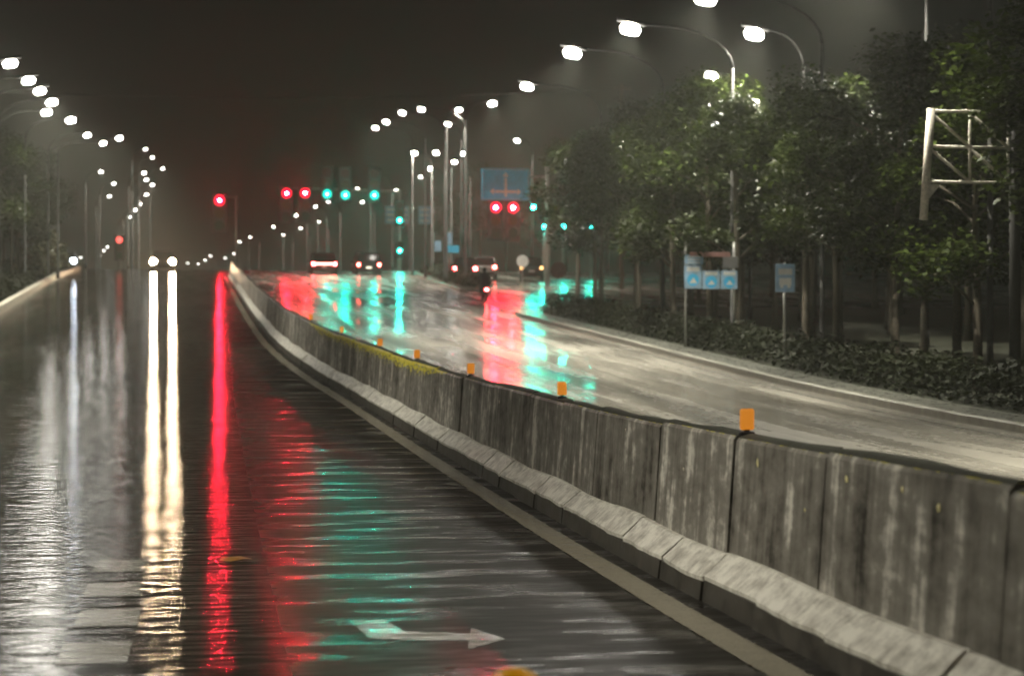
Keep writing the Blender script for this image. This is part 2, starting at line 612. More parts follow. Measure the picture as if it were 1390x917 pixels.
for i in range(len(rows) - 1):
    (x0, s0), (x1, s1) = rows[i], rows[i + 1]
    for k in range(6):
        f0, f1 = k/6, (k + 1)/6
        A_ = x0 + (62 - x0)*f0; B_ = x0 + (62 - x0)*f1
        C_ = x1 + (62 - x1)*f1; D_ = x1 + (62 - x1)*f0
        mb.poly([(A_, s0, zr(s0) + .135), (B_, s0, zr(s0) + .135), (C_, s1, zr(s1) + .135), (D_, s1, zr(s1) + .135)])
tag(mb.build('verge', M_soil), kind='structure')

# planted traffic island at the fork
isl = [(16.4, 112.5), (17.2, 111.6), (18.2, 112.6), (19.6, 122), (21.6, 140), (24.2, 160), (22.0, 162), (19.2, 160), (18.2, 145), (17.1, 126)]
inner, kerb_o = kerb_sheet('island', isl, .16, M_soil, M_kerb_r)
cx_ = sum(p[0] for p in inner)/len(inner)
mb = MB()
for i in range(len(inner)):
    a, b_ = inner[i], inner[(i + 1) % len(inner)]
ids = [mb.vert((p.x, p.y, zr(p.y) + .15)) for p in inner]
# fan by pairs from both sides keeps the sheet on the slope
lo = [ids[1], ids[2], ids[3], ids[4], ids[5]]
hi = [ids[0], ids[9], ids[8], ids[7], ids[6]]
for k in range(4):
    mb.face((lo[k], lo[k + 1], hi[k + 1], hi[k]))
tag(mb.build('verge', M_soil), kind='structure')

# painted markings (children of the road)
def mark(pts, mat, parent, name, dz=.004):
    mb = MB()
    mb.poly([(x, s, zr(s) + dz) for x, s in pts])
    return mb.build(name, mat, parent)
for s in (6.55, 7.93, 9.31, 10.66, 12.02, 13.4, 14.8):
    jx = random.uniform(-.02, .02)
    L = .74 + random.uniform(-.04, .04)
    mark([(-.74 + jx, s), (-.34 + jx, s), (-.33 + jx, s + L), (-.73 + jx, s + L)], M_paint, road_l, 'lane_dash')
# solid cream edge line along the barrier plinth
mb = MB()
strip(mb, lambda s: bt(s) - .62, lambda s: bt(s) - .38, [x for x in s_list(-10, 60, 1)] + s_list(62, 150, 4), .006, 1)
mb.build('edge_line', M_paint_y, road_l)
# right-turn arrow, worn
arrow = [(1.03, 12.0), (1.25, 12.0), (1.33, 11.47), (1.72, 11.34), (1.76, 11.56), (1.90, 11.09), (1.62, 10.76), (1.67, 11.07), (1.27, 11.16), (1.08, 11.26)]
mb = MB()
mb.poly([(x, s_, zr(s_) + .004) for x, s_ in arrow])
mb.build('turn_arrow', M_paint, road_l)
# right carriageway edge line
mb = MB()
strip(mb, lambda s: RK - .55, lambda s: RK - .40, s_list(-10, 76, 1), .006, 1)
mb.build('edge_line', M_paint, road_r)

# ------------------------------------------------------------------ concrete barrier
bx0, by0 = 3.75, 3.0
barrier = empty('concrete_barrier', (bx0, by0, 0))
tag(barrier, 'long streaked grey concrete barrier with pale sloping ledge running up the hill', 'barrier')
joints = [3.2, 5.6, 8.05, 10.6, 12.55, 14.75, 17.3, 19.1, 21.1, 23.8, 26.5, 29.3, 32.2, 35.1, 38.0]
while joints[-1] < 150:
    joints.append(joints[-1] + random.uniform(2.5, 3.1))
gap = {14.75: .07, 38.0: .10, 21.1: .05}
rb = random.Random(5)
for i in range(len(joints) - 1):
    a, b_ = joints[i], joints[i + 1]
    g0 = gap.get(round(a, 2), .034)/2; g1 = gap.get(round(b_, 2), .034)/2
    ss = s_list(a + g0, b_ - g1, .65 if a < 40 else 1.4)
    ox = rb.uniform(-.014, .014); oh = rb.uniform(-.014, .014); tl = rb.uniform(-.012, .012)
    # wall: profile from ledge up; (lateral, height)
    prof = [(-.005, .30), (.05, 1.115), (.07, 1.14), (.19, 1.14), (.21, 1.115), (.25, .30)]
    mb = MB()
    mbm = MB()
    rows = []
    for k, s_ in enumerate(ss):
        f = k/(len(ss) - 1) - .5
        c = bt(s_) + ox
        rows.append([mb.vert((c + p - bx0, s_ - by0, zr(s_) + h + (oh + tl*f)*(1 if h > .5 else 0) + rb.uniform(-.004, .004)), (s_, h)) for p, h in prof])
    for r0, r1 in zip(rows, rows[1:]):
        for k in range(len(prof) - 1):
            if k == 2: continue
            mb.face((r0[k], r1[k], r1[k + 1], r0[k + 1]))
    mb.face(rows[0]); mb.face(rows[-1][::-1])
    w = mb.build('wall_panel', M_conc, barrier)
    mbm = MB()
    rr = []
    for k, s_ in enumerate(ss):
        f = k/(len(ss) - 1) - .5
        c = bt(s_) + ox
        rr.append([mbm.vert((c + p - bx0, s_ - by0, zr(s_) + 1.14 + oh + tl*f + dz)) for p, dz in ((.071, -.002), (.1, .012 + rb.uniform(0, .02)), (.16, .012 + rb.uniform(0, .03)), (.189, -.002))])
    for r0, r1 in zip(rr, rr[1:]):
        for k in range(3):
            mbm.face((r0[k], r1[k], r1[k + 1], r0[k + 1]), True)
    mbm.build('mossy_top', M_moss, w)

# ledge blocks and dark footing, cast in shorter lengths
s_ = 3.0
while s_ < 148:
    L = rb.uniform(1.15, 1.6) if s_ < 40 else rb.uniform(2.4, 3.2)
    ss = s_list(s_ + .008, s_ + L - .008, .2 if s_ < 40 else .8)
    ox = rb.uniform(-.012, .012); oh = rb.uniform(-.012, .012)
    mbl, mbf = MB(), MB()
    ra, rf = [], []
    for q in ss:
        c = bt(q) + ox
        wv = .006*math.sin(q*2.3) + .004*math.sin(q*5.1 + 1) + rb.uniform(-.006, .006)
        z0 = zr(q)
        lx, lh = -.20 + wv*.8, .175 + oh + wv*.6
        th = .325 + oh*.5 + .012*math.sin(q*1.7 + .6)
        ra.append([mbl.vert((c + x - bx0, q - by0, z0 + h), (q, v)) for x, h, v in ((lx + .005, lh - .035, 0), (lx, lh, .1), (lx + .1, (lh + th)/2 + .012, .5), (-.03, th, 1), (.03, th + .006, 1.2))])
        rf.append([mbf.vert((c + x - bx0, q - by0, z0 + h)) for x, h in ((-.225, -.03), (-.205, lh - .03), (.0, lh - .02))])
    for rw, mm in ((ra, mbl), (rf, mbf)):
        for r0, r1 in zip(rw, rw[1:]):
            for k in range(len(r0) - 1):
                mm.face((r0[k], r1[k], r1[k + 1], r0[k + 1]))
        mm.face(rw[0]); mm.face(rw[-1][::-1])
    mbl.build('ledge_block', M_ledge, barrier)
    mbf.build('footing', M_plinth, barrier)
    s_ += L

# flaked paint spots and lime crusts on the wall faces
for q, h, w, hh in ((11.95, 1.0, .05, .06), (13.9, .82, .05, .035), (10.2, 1.02, .05, .05), (9.35, 1.03, .045, .035), (8.85, .98, .05, .06), (23.2, .95, .08, .05), (36.3, .86, .12, .07), (10.9, .78, .03, .03), (16.0, 1.02, .05, .03)):
    mb = MB()
    n = 7
    xw = bt(q) - .012 + .055*(h - .30)/.815
    pts = [(xw - bx0, q - by0 + w*.5*math.cos(2*math.pi*k/n)*rb.uniform(.6, 1.2), zr(q) + h + hh*.5*math.sin(2*math.pi*k/n)*rb.uniform(.6, 1.2)) for k in range(n)]
    ci = mb.vert((xw - bx0 - .008, q - by0, zr(q) + h))
    ring = [mb.vert(p_) for p_ in pts]
    for k in range(n):
        mb.face((ci, ring[k], ring[(k + 1) % n]))
    mb.build('paint_fleck', M_kerb if q > 12 else M_fleck, barrier)

# orange delineators on the barrier top; weak emission added to brighten them
mb = MB()
mb.box((0, 0, .015), (.10, .07, .03), bev=.008)
mb.box((0, .004, .05), (.035, .02, .05))
fm = mb.mesh('delineator_base')
fm.materials.append(M_dark)
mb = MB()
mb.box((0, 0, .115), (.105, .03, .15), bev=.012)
rm = mb.mesh('glowing_marker')
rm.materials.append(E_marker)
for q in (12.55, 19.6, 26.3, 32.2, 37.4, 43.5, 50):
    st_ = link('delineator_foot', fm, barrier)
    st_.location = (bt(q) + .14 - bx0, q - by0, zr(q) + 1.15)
    rf_ = link('glowing_marker', rm, st_)

# ------------------------------------------------------------------ street lamps
lamp_cache = {}
def lamp_meshes(h, arm, kf=1.0):
    key = (round(h, 2), round(arm, 2), kf)
    if key in lamp_cache:
        return lamp_cache[key]
    sg = 1 if arm > 0 else -1
    L = abs(arm)
    mp = MB()
    mp.tube([(0, 0, 0), (0, 0, .5), (0, 0, .51), (0, 0, h - 1.2)], [.11, .11, .08, .05], 8)
    mp.box((0, 0, .012), (.42, .42, .024), bev=.01)
    ma = MB()
    pts = []
    for k in range(7):
        a = k/6*R(78)
        pts.append((sg*L*.55*(1 - math.cos(a))/(1 - math.cos(R(78))), 0, h - 1.2 + 1.25*math.sin(a)))
    pts.append((sg*(L - .35), 0, h + .10))
    ma.tube(pts, [.047, .046, .044, .042, .04, .038, .036, .035], 7)
    mh = MB()
    tilt = Euler((0, R(-10*sg), 0))
    prof = [(-.48, .04), (-.40, .10), (-.1, .16), (.3, .17), (.45, .12), (.5, .05)]
    rows = []
    for x, w in prof:
        rows.append([mh.vert(Vector((sg*L, 0, h + .13)) + tilt.to_matrix() @ Vector((sg*x, yy*w, zz))) for yy, zz in ((-1, -.02), (-.9, .05), (-.4, .10), (.4, .10), (.9, .05), (1, -.02))])
    for r0, r1 in zip(rows, rows[1:]):
        for k in range(5):
            mh.face((r0[k], r0[k + 1], r1[k + 1], r1[k]), True)
        mh.face((r0[0], r1[0], r1[5], r0[5]))
    mh.face(rows[0]); mh.face(rows[-1][::-1])
    ml = MB()
    # open-bottomed bowl ring with a recessed panel facing straight down
    c0 = Vector((sg*(L + .05), 0, h + .0))
    rows = []
    for rx, ry, zz in ((.16, .10, .10), (.27, .18, .06), (.33, .21, -.03), (.32, .20, -.12), (.25, .17, -.22), (.23, .15, -.21), (.28, .17, .0)):
        rows.append([ml.vert(c0 + tilt.to_matrix() @ Vector((kf*rx*math.cos(2*math.pi*k/10), kf*ry*math.sin(2*math.pi*k/10), kf*zz + .1*(1 - kf)))) for k in range(10)])
    for r0, r1 in zip(rows, rows[1:]):
        for k in range(10):
            ml.face((r0[k], r0[(k + 1) % 10], r1[(k + 1) % 10], r1[k]), True)
    mpn = MB()
    mpn.poly([c0 + Vector((kf*x_*.20, kf*y_*.12, -.015*kf + .1*(1 - kf))) for x_, y_ in ((-1, -1), (-1, 1), (1, 1), (1, -1))])
    res = []
    for mm, nm, mt in ((mp, 'pole', M_pole), (ma, 'arm', M_pole), (mh, 'lamp_head', M_pole), (ml, 'bowl', E_bowl), (mpn, 'light_panel', E_lamp)):
        me = mm.mesh(nm)
        me.materials.append(mt)
        res.append(me)
    lamp_cache[key] = res
    return res

far_bowls = {}
def street_lamp(head_x, s, h, arm, label, group):
    """arm < 0: the head hangs to the left of the pole"""
    px = head_x - arm
    e = empty('street_lamp', (px, s, zr(s) + (.14 if (px > RK or px < -9) else 0)))
    tag(e, label, 'street lamp', group)
    a, b_, c, d, d2 = lamp_meshes(h, arm, 1.0 if s < 70 else (.85 if s < 122 else .68))
    link('pole', a, e)
    link('arm', b_, e)
    hd = link('lamp_head', c, e)
    if s > 185:      # far lamps: smaller output
        if d.name not in far_bowls:
            fb = d.copy()
            fb.materials.clear()
            fb.materials.append(E_bowl_far)
            far_bowls[d.name] = fb
        d = far_bowls[d.name]
    link('bowl', d, hd)
    link('light_panel', d2, hd)
    return e

G1 = 'lamps along the left kerb'
for s in (-12, 13, 33, 54, 75.2, 83.6, 89.8, 97.5, 106, 113, 131):
    street_lamp(-7.05 - (.9 if s > 100 and s < 110 else 0), s, 10, 2.6, 'lit street lamp in the row along the cream kerb, arm over the headlight reflections', G1)
G2 = 'lamps along the right kerb'
for x, s in ((14.0, -18), (14.0, 8), (14.0, 23), (14.0, 38), (14.0, 48.9), (13.8, 56.8), (13.6, 64.8), (14.8, 80.4)):
    street_lamp(x, s, 10, -3.3, 'lit street lamp in the row before the roadside trees, arm over the road', G2)
street_lamp(18.0, 57.2, 10, -1.6, 'lit street lamp rising out of the roadside trees on a hooked grey pole', None)
street_lamp(21.2, 55.0, 12.2, -1.7, 'tall grey lamp pole above the trees behind the truss frame', None)
street_lamp(21.1, 72.9, 10, -1.6, 'lit street lamp just clearing the top of a bright green tree', None)
G3 = 'lamps over the right carriageway'
for x, s in ((15.84, 126.6), (15.0, 130.9), (15.0, 141.9), (15.0, 150.2)):
    street_lamp(x, s, 12, -3.0, 'lit street lamp on a long arm reaching left from the planted island', G3)
G4 = 'lamps round the fork and side road'
for x, s, h, arm in ((19.5, 119.3, 12, 1.7), (18.34, 126.5, 12, .8), (20.0, 143.1, 12, -1.0), (19.9, 149.4, 10, -1.2), (22.1, 149.9, 10, 1.4),
                     (24.0, 167.5, 10, -1.4), (23.6, 181.6, 10, -1.4), (24.4, 195.9, 10, -1.4), (18.2, 150.1, 10, -1.4), (29.6, 166.2, 12, -1.4)):
    street_lamp(x, s, h, arm, 'lit street lamp beside the planted island and side road', G4)
G5 = 'far lamps on the right beyond the crest'
for x, s in ((19.8, 195.7), (24.1, 216.9), (21.9, 236.5), (19.4, 215.5), (17.5, 236.1), (16.5, 245.7), (15.9, 254.6),
             (19.1, 276.9), (15.0, 264.2), (17.4, 294.4), (13.0, 291.2), (15.7, 314.2), (10.3, 319.6), (8.9, 334.7),
             (9.0, 381.5), (7.6, 403.1), (4.35, 392.7), (3.5, 415.1), (2.0, 436.4), (-.4, 432.4)):
    street_lamp(x, s, 10, -1.5, 'small far street lamp in the right-hand string beyond the crest', G5)
G6 = 'far lamps on the left beyond the crest'
for x, s, h in ((-5.0, 134.2, 10), (-6.5, 142.7, 10), (-5.2, 222, 15), (-4.6, 232, 15), (-3.4, 236, 14),
                (-9.1, 195.4, 10), (-8.5, 212.8, 10), (-9.8, 232, 10), (-4.7, 194.3, 10), (-4.7, 204.6, 10), (-4.2, 212.1, 10),
                (-5.2, 226.5, 10), (-6.4, 242.9, 10), (-7.3, 254.2, 10), (-8.6, 271.5, 10),
                (-23.3, 408.5, 10), (-18.7, 396.7, 10), (-16.9, 376.2, 10), (-15.6, 361, 10)):
    street_lamp(x, s, h, 4.2 if s < 150 else 1.5, 'small far street lamp in the left-hand string beyond the crest', G6)

# ------------------------------------------------------------------ traffic signals
def visor(mb, c, r, depth, n=10):
    rows = []
    for d in (0, depth):
        rows.append([mb.vert((c[0] + r*math.cos(a), c[1] - d, c[2] + r*math.sin(a))) for a in [R(-25) + k/(n)*R(230) for k in range(n + 1)]])
    for k in range(n):
        mb.face((rows[0][k], rows[0][k + 1], rows[1][k + 1], rows[1][k]), True)

OFF = {'r': simple('unlit_red_lens', (.08, .006, .006), .2), 'a': simple('unlit_amber_lens', (.08, .04, .004), .2), 'g': simple('unlit_green_lens', (.004, .05, .035), .2)}
def signal_head(parent, x, y, z, lit, on_mat, scale=1.0, horizontal=False, count=3):
    """lit: index of the lit lens counted from the top (or left); its centre sits at x, z"""
    p = .48*scale
    mb = MB()
    if horizontal:
        cx, cz = x + (1 - lit)*p, z
        mb.box((cx, y + .14, cz), (p*count + .06, .22, p + .04), bev=.03)
        mb.box((cx, y + .27, cz), (p*count + .26, .02, p + .22), bev=.008)
    else:
        cx, cz = x, z - (1 - lit)*p
        mb.box((cx, y + .14, cz), (p + .04, .22, p*count + .06), bev=.03)
        mb.box((cx, y + .27, cz), (p + .22, .02, p*count + .26), bev=.008)
    hd = mb.build('signal_head', M_dark, parent)
    for k, c in enumerate('rag'[:count]):
        lx, lz = (cx + (k - 1)*p, cz) if horizontal else (cx, cz - (k - 1)*p)
        mb = MB()
        on = k == lit
        rim = None
        if on and on_mat in (E_red, E_redy):
            rim = E_red_rim
        elif on and on_mat in (E_green, E_green_far):
            rim = E_green_rim
        mb.disc((lx, y + .025, lz), .2*scale, 'y', 16, -1, .03)
        ln = mb.build('lens', (rim or on_mat) if on else OFF[c], hd)
        if rim:
            mb = MB()
            mb.disc((lx, y - .012, lz), .115, 'y', 8, -1, .01)
            mb.build('hot_core', on_mat, ln)
        mb = MB()
        visor(mb, (lx, y + .02, lz), .215*scale, .16*scale)
        mb.build('visor', M_dark, hd)
    return hd

# mast with arm over the right carriageway
mz = zr(171.5)
mast = empty('traffic_signal_mast', (19.35, 171.5, mz))
tag(mast, 'tall signal mast with red and green lights along its arm and two on its post', 'traffic signal')
mb = MB(); mb.tube([(0, .35, 0), (0, .35, 3), (0, .35, 7.7)], [.17, .15, .12], 10); mb.box((0, .35, .015), (.7, .7, .03), bev=.01)
mb.build('pole', M_galv, mast)
mb = MB(); mb.tube([(0, .35, 7.5), (-4, .35, 7.6), (-11.2, .35, 7.7)], [.10, .085, .06], 8)
mb.build('arm', M_galv, mast)
signal_head(mast, 8.84 - 19.35, 0, 7.17, 0, E_red, 2.2)
signal_head(mast, 10.54 - 19.35, 0, 7.22, 0, E_redy, 2.2)
signal_head(mast, 12.57 - 19.35, 0, 7.14, 2, E_green, 2.1)
signal_head(mast, 14.27 - 19.35, 0, 7.08, 2, E_green, 2.1)
signal_head(mast, 16.98 - 19.35, 0, 7.10, 2, E_green, 2.1)
signal_head(mast, 0, 0, 4.79, 2, E_green, 1.5)
signal_head(mast, 0, 0, 1.96, 1, E_green, 1.3, count=2)

# single red over the left carriageway
ms = empty('traffic_signal_mast', (4.3, 174, zr(174)))
tag(ms, 'slim signal mast at the end of the barrier with a single red light', 'traffic signal')
mb = MB(); mb.tube([(0, .35, 0), (0, .35, 7.0)], [.12, .09], 8); mb.build('pole', M_galv, ms)
mb = MB(); mb.tube([(0, .35, 6.8), (-1.9, .35, 6.95)], [.06, .045], 8); mb.build('arm', M_galv, ms)
signal_head(ms, 2.74 - 4.3, 0, 6.5, 0, E_red, 2.4)

# dim red on the left
ml_ = empty('traffic_signal_post', (-6.47, 175.7, zr(175.7)))
tag(ml_, 'short post with a dull red round signal far up the left roadway', 'traffic signal')
mb = MB(); mb.tube([(0, .3, 0), (0, .3, 3.2)], .05, 8); mb.build('pole', M_galv, ml_)
signal_head(ml_, 0, 0, 2.75, 0, E_dimred, 1.5)

# cantilever with the blue direction sign and signals over the side road
gz = zr(126)
gn = empty('sign_cantilever', (24.6, 126, gz))
tag(gn, 'steel cantilever carrying a blue direction sign with two red lights below it', 'road sign')
mb = MB(); mb.tube([(0, .3, 0), (0, .3, 8.3)], [.2, .14], 10); mb.box((0, .3, .015), (.8, .8, .03), bev=.01); mb.build('pole', M_galv, gn)
for zz in (6.5, 7.6):
    mb = MB(); mb.tube([(0, .3, zz), (-4.6, .3, zz)], .07, 8); mb.build('arm', M_galv, gn)
sx = 21.62 - 24.6
mb = MB(); mb.box((sx, .12, 7.02), (3.38, .04, 2.2), bev=.03); sgn = mb.build('sign_board', M_blue, gn)
mb = MB()
for (c, sz) in (((sx, .09, 6.83), (.16, .012, 1.3)), ((sx, .092, 6.52), (1.5, .012, .16))):
    mb.box(c, sz)
for (dx, dz, ang) in ((0, .78, 0), (-.82, -.0, 1), (.82, 0, -1)):
    cx, cz = sx + dx, (6.83 + dz*0.95) if ang == 0 else 6.52
    if ang == 0:
        pts = [(-.2, 0), (.2, 0), (0, .3)]
    elif ang == 1:
        pts = [(0, -.2), (0, .2), (-.28, 0)]
    else:
        pts = [(0, .2), (0, -.2), (.28, 0)]
    mb.poly([(cx + px_, .088, cz + pz_) for px_, pz_ in pts])
mb.build('white_cross_arrow', M_white, sgn)
mb = MB()
for (c, sz) in (((sx, .094, 8.05), (3.2, .012, .05)), ((sx, .094, 5.99), (3.2, .012, .05)), ((sx - 1.6, .094, 7.02), (.05, .012, 2.11)), ((sx + 1.6, .094, 7.02), (.05, .012, 2.11))):
    mb.box(c, sz)
mb.build('sign_border', M_paleblue, sgn)
signal_head(gn, 20.9 - 24.6, -.02, 5.40, 0, E_red, 1.8)
signal_head(gn, 22.12 - 24.6, -.02, 5.40, 0, E_redy, 1.8)
mb = MB(); mb.tube([(20.9 - 24.6, .3, 5.2), (20.9 - 24.6, .3, 6.5)], .04, 6); mb.tube([(22.12 - 24.6, .3, 5.2), (22.12 - 24.6, .3, 6.5)], .04, 6); mb.build('signal_bracket', M_galv, gn)
signal_head(gn, 23.55 - 24.6, -.02, 5.45, 2, E_green, .8)
mb = MB(); mb.tube([(23.55 - 24.6, .3, 5.4), (23.55 - 24.6, .3, 6.5)], .035, 6); mb.build('signal_bracket', M_galv, gn)

# green signals across the side road, seen only as gleams between the trunks
for x, s in ((28.6, 148), (30.6, 150), (33.2, 151)):
    e = empty('traffic_signal_post', (x, s, zr(s)))
    tag(e, 'signal post with green light across the side road behind the tree trunks', 'traffic signal', 'signal posts behind the trees')
    mb = MB(); mb.tube([(0, .35, 0), (0, .35, 5.2)], [.09, .07], 8); mb.build('pole', M_galv, e)
    signal_head(e, 0, 0, 4.2, 2, E_green_far, 1.2)

# ------------------------------------------------------------------ smaller signs
def panel_sign(name, loc, label, post_h, panels, posts, cat='road sign', group=None):
    e = empty(name, loc)
    tag(e, label, cat, group)
    for px_ in posts:
        mb = MB(); mb.tube([(px_, .06, 0), (px_, .06, post_h)], .04, 8); mb.build('post', M_galv, e)
    for (cx, cz, w, hh, mat, deco) in panels:
        mb = MB(); mb.box((cx, 0, cz), (w, .03, hh), bev=.01)
        p = mb.build('sign_panel', mat, e)
        if deco == 'bus':
            mb = MB()
            mb.box((cx, -.019, cz + hh*.22), (w*.7, .008, hh*.22), bev=.003)
            mb.build('white_caption', M_white, p)
            mb = MB()
            mb.box((cx, -.019, cz - hh*.13), (w*.62, .008, hh*.26), bev=.003)
            for k in (-1, 1):
                mb.disc((cx + k*w*.18, -.019, cz - hh*.30), w*.09, 'y', 10, -1, .004)
            mb.build('white_pictogram', M_white, p)
        elif deco == 'disc':
            mb = MB(); mb.disc((cx, -.017, cz - hh*.12), min(w, hh)*.34, 'y', 16, -1, .004); mb.build('blue_disc', M_blue, p)
            mb = MB(); mb.poly([(cx - w*.2, -.026, cz - hh*.26), (cx + w*.22, -.026, cz - hh*.26), (cx + w*.02, -.026, cz - hh*.02)]); mb.build('white_pictogram', M_white, p)
            mb = MB(); mb.box((cx, -.019, cz + hh*.34), (w*.74, .008, hh*.2), bev=.003); mb.build('white_caption', M_white, p)
        elif deco == 'lines':
            mb = MB()
            for k in range(3):
                mb.box((cx, -.019, cz + hh*(.3 - .3*k)), (w*.7, .008, hh*.1))
            mb.build('caption_lines', M_white, p)
    return e

z55 = zr(55) + .135
panel_sign('lane_sign', (15.0, 55.1, z55), 'wide blue and white panel sign before the dark trees with rusty board above', 3.25,
           [(.32, 2.16, .56, .72, M_paleblue, 'disc'), (.90, 2.08, .56, .58, M_paleblue, 'disc'), (1.48, 2.08, .54, .58, M_paleblue, 'disc'),
            (.35, 2.70, .60, .30, M_paleblue, 'lines'), (.86, 2.86, 1.3, .16, M_pink, None), (1.52, 2.62, .5, .36, M_signback, None)], [.1, 1.65])
panel_sign('small_sign', (15.6, 47.0, zr(47) + .135), 'small pale blue rectangular sign alone among the dark trunks', 2.75,
           [(0, 2.33, .55, .75, M_paleblue, 'bus')], [0])
panel_sign('hanging_sign', (21.2, 177, zr(177)), 'three pale blue panels high on one post at the fork', 6.2,
           [(-1.75, 5.05, .95, 1.6, M_paleblue, 'lines'), (-.75, 5.05, .9, 1.6, M_paleblue, 'lines'), (1.0, 5.05, 1.05, 1.65, M_paleblue, 'lines')], [0])
for o in list(bpy.data.objects):
    if o.name.startswith('hanging_sign'):
        mb = MB(); mb.tube([(-2.2, .06, 5.7), (1.5, .06, 5.7)], .045, 6); mb.build('crossbar', M_galv, o)
        o.scale = (1.19, 1.0, 1.07)
panel_sign('cluster_sign', (18.75, 133.8, zr(133.8) + .15), 'cluster of small blue sign panels on a post in the planted island', 3.6,
           [(-.1, 3.05, .62, .85, M_paleblue, None), (-.85, 2.5, .5, .8, M_paleblue, None), (.25, 2.28, .95, .55, M_blue, None)], [0])
def round_sign(x, s, h, r, mat, label):
    e = empty('round_sign', (x, s, zr(s)))
    tag(e, label, 'road sign')
    mb = MB(); mb.tube([(0, .05, 0), (0, .05, h + r)], .035, 8); mb.build('post', M_galv, e)
    mb = MB(); mb.disc((0, -.02, h), r, 'y', 20, -1, .004); mb.disc((0, .0, h), r, 'y', 20, 1, .0)
    ring = []
    mb.build('sign_disc', mat, e)
    mb = MB()
    n = 20
    for k in range(n):
        a0, a1 = 2*math.pi*k/n, 2*math.pi*(k + 1)/n
        mb.face([mb.vert((r*math.cos(a), y, h + r*math.sin(a))) for a, y in ((a0, -.02), (a1, -.02), (a1, 0), (a0, 0))])
    mb.build('sign_rim', M_signback, e)
round_sign(22.25, 123.0, 1.75, .42, M_white, 'round white sign on a thin post by the side road')
round_sign(21.7, 107.9, 1.45, .5, M_pink, 'round faded reddish sign before the tree trunks')

# open steel truss arm among the trees
tz = zr(36.5) + .135
tr = empty('truss_arm', (15.2, 36.5, tz))
tr.scale = (.86, .86, .92)
tag(tr, 'bare pale steel truss frame jutting out of the trees', 'truss')
def bar(name, a, b_, r_, mat=M_rust, n=6):
    mb = MB(); mb.tube([a, b_], r_, n); return mb.build(name, mat, tr)
bar('end_post', (-.08, 0, 4.05), (.12, 0, 6.58), .10, n=10)
for zz, xa in ((6.53, .12), (5.72, .06), (4.92, .0)):
    bar('chord', (xa, 0, zz), (2.3, 0, zz), .035)
for k in range(2):
    xa = .12 + k*1.0
    bar('upright', (xa + 1.0, .0, 4.92), (xa + 1.0, .0, 6.53), .033)
    bar('diagonal', (xa + (0 if k else -.03), 0, 6.5), (xa + .98, 0, 5.74), .037)
    bar('diagonal', (xa + (0 if k else -.08), 0, 5.7), (xa + .98, 0, 4.94), .037)
bar('support_post', (2.3, 0, 0), (2.3, 0, 7.0), .14, M_pole, n=10)
mb = MB()
mb.poly([(.0, -.015, 4.86), (.36, -.015, 4.86), (-.04, -.015, 4.42)])
mb.poly([(-.04, .015, 4.42), (.36, .015, 4.86), (.0, .015, 4.86)])
mb.poly([(.0, -.015, 4.86), (-.04, -.015, 4.42), (-.04, .015, 4.42), (.0, .015, 4.86)])
mb.poly([(.36, -.015, 4.86), (.0, -.015, 4.86), (.0, .015, 4.86), (.36, .015, 4.86)])
mb.poly([(-.04, -.015, 4.42), (.36, -.015, 4.86), (.36, .015, 4.86), (-.04, .015, 4.42)])
mb.build('gusset_plate', M_rust, tr)

# overhead cable
mb = MB()
pts = []
for k in range(25):
    f = k/24
    pts.append((-34 + 62*f, 118, zr(118) + 13.2 - 1.2*4*f*(1 - f)))
mb.tube(pts, .025, 5)
o = tag(mb.build('overhead_cable', M_wire), 'thin dark cable strung high across the road', 'cable')
for x in (-34.0, 28.0):
    e = empty('utility_pole', (x, 118, zr(118)))
    tag(e, 'dark utility pole %s' % ('behind the left trees holding one end of the cable' if x < 0 else 'behind the right trees holding one end of the cable'), 'pole')
    mb = MB(); mb.tube([(0, .12, 0), (0, .12, 13.5)], [.16, .11], 8); mb.build('pole', M_bark, e)
    mb = MB(); mb.box((0, .08, 13.2), (1.2, .1, .1), bev=.01); mb.build('crossarm', M_bark, e)

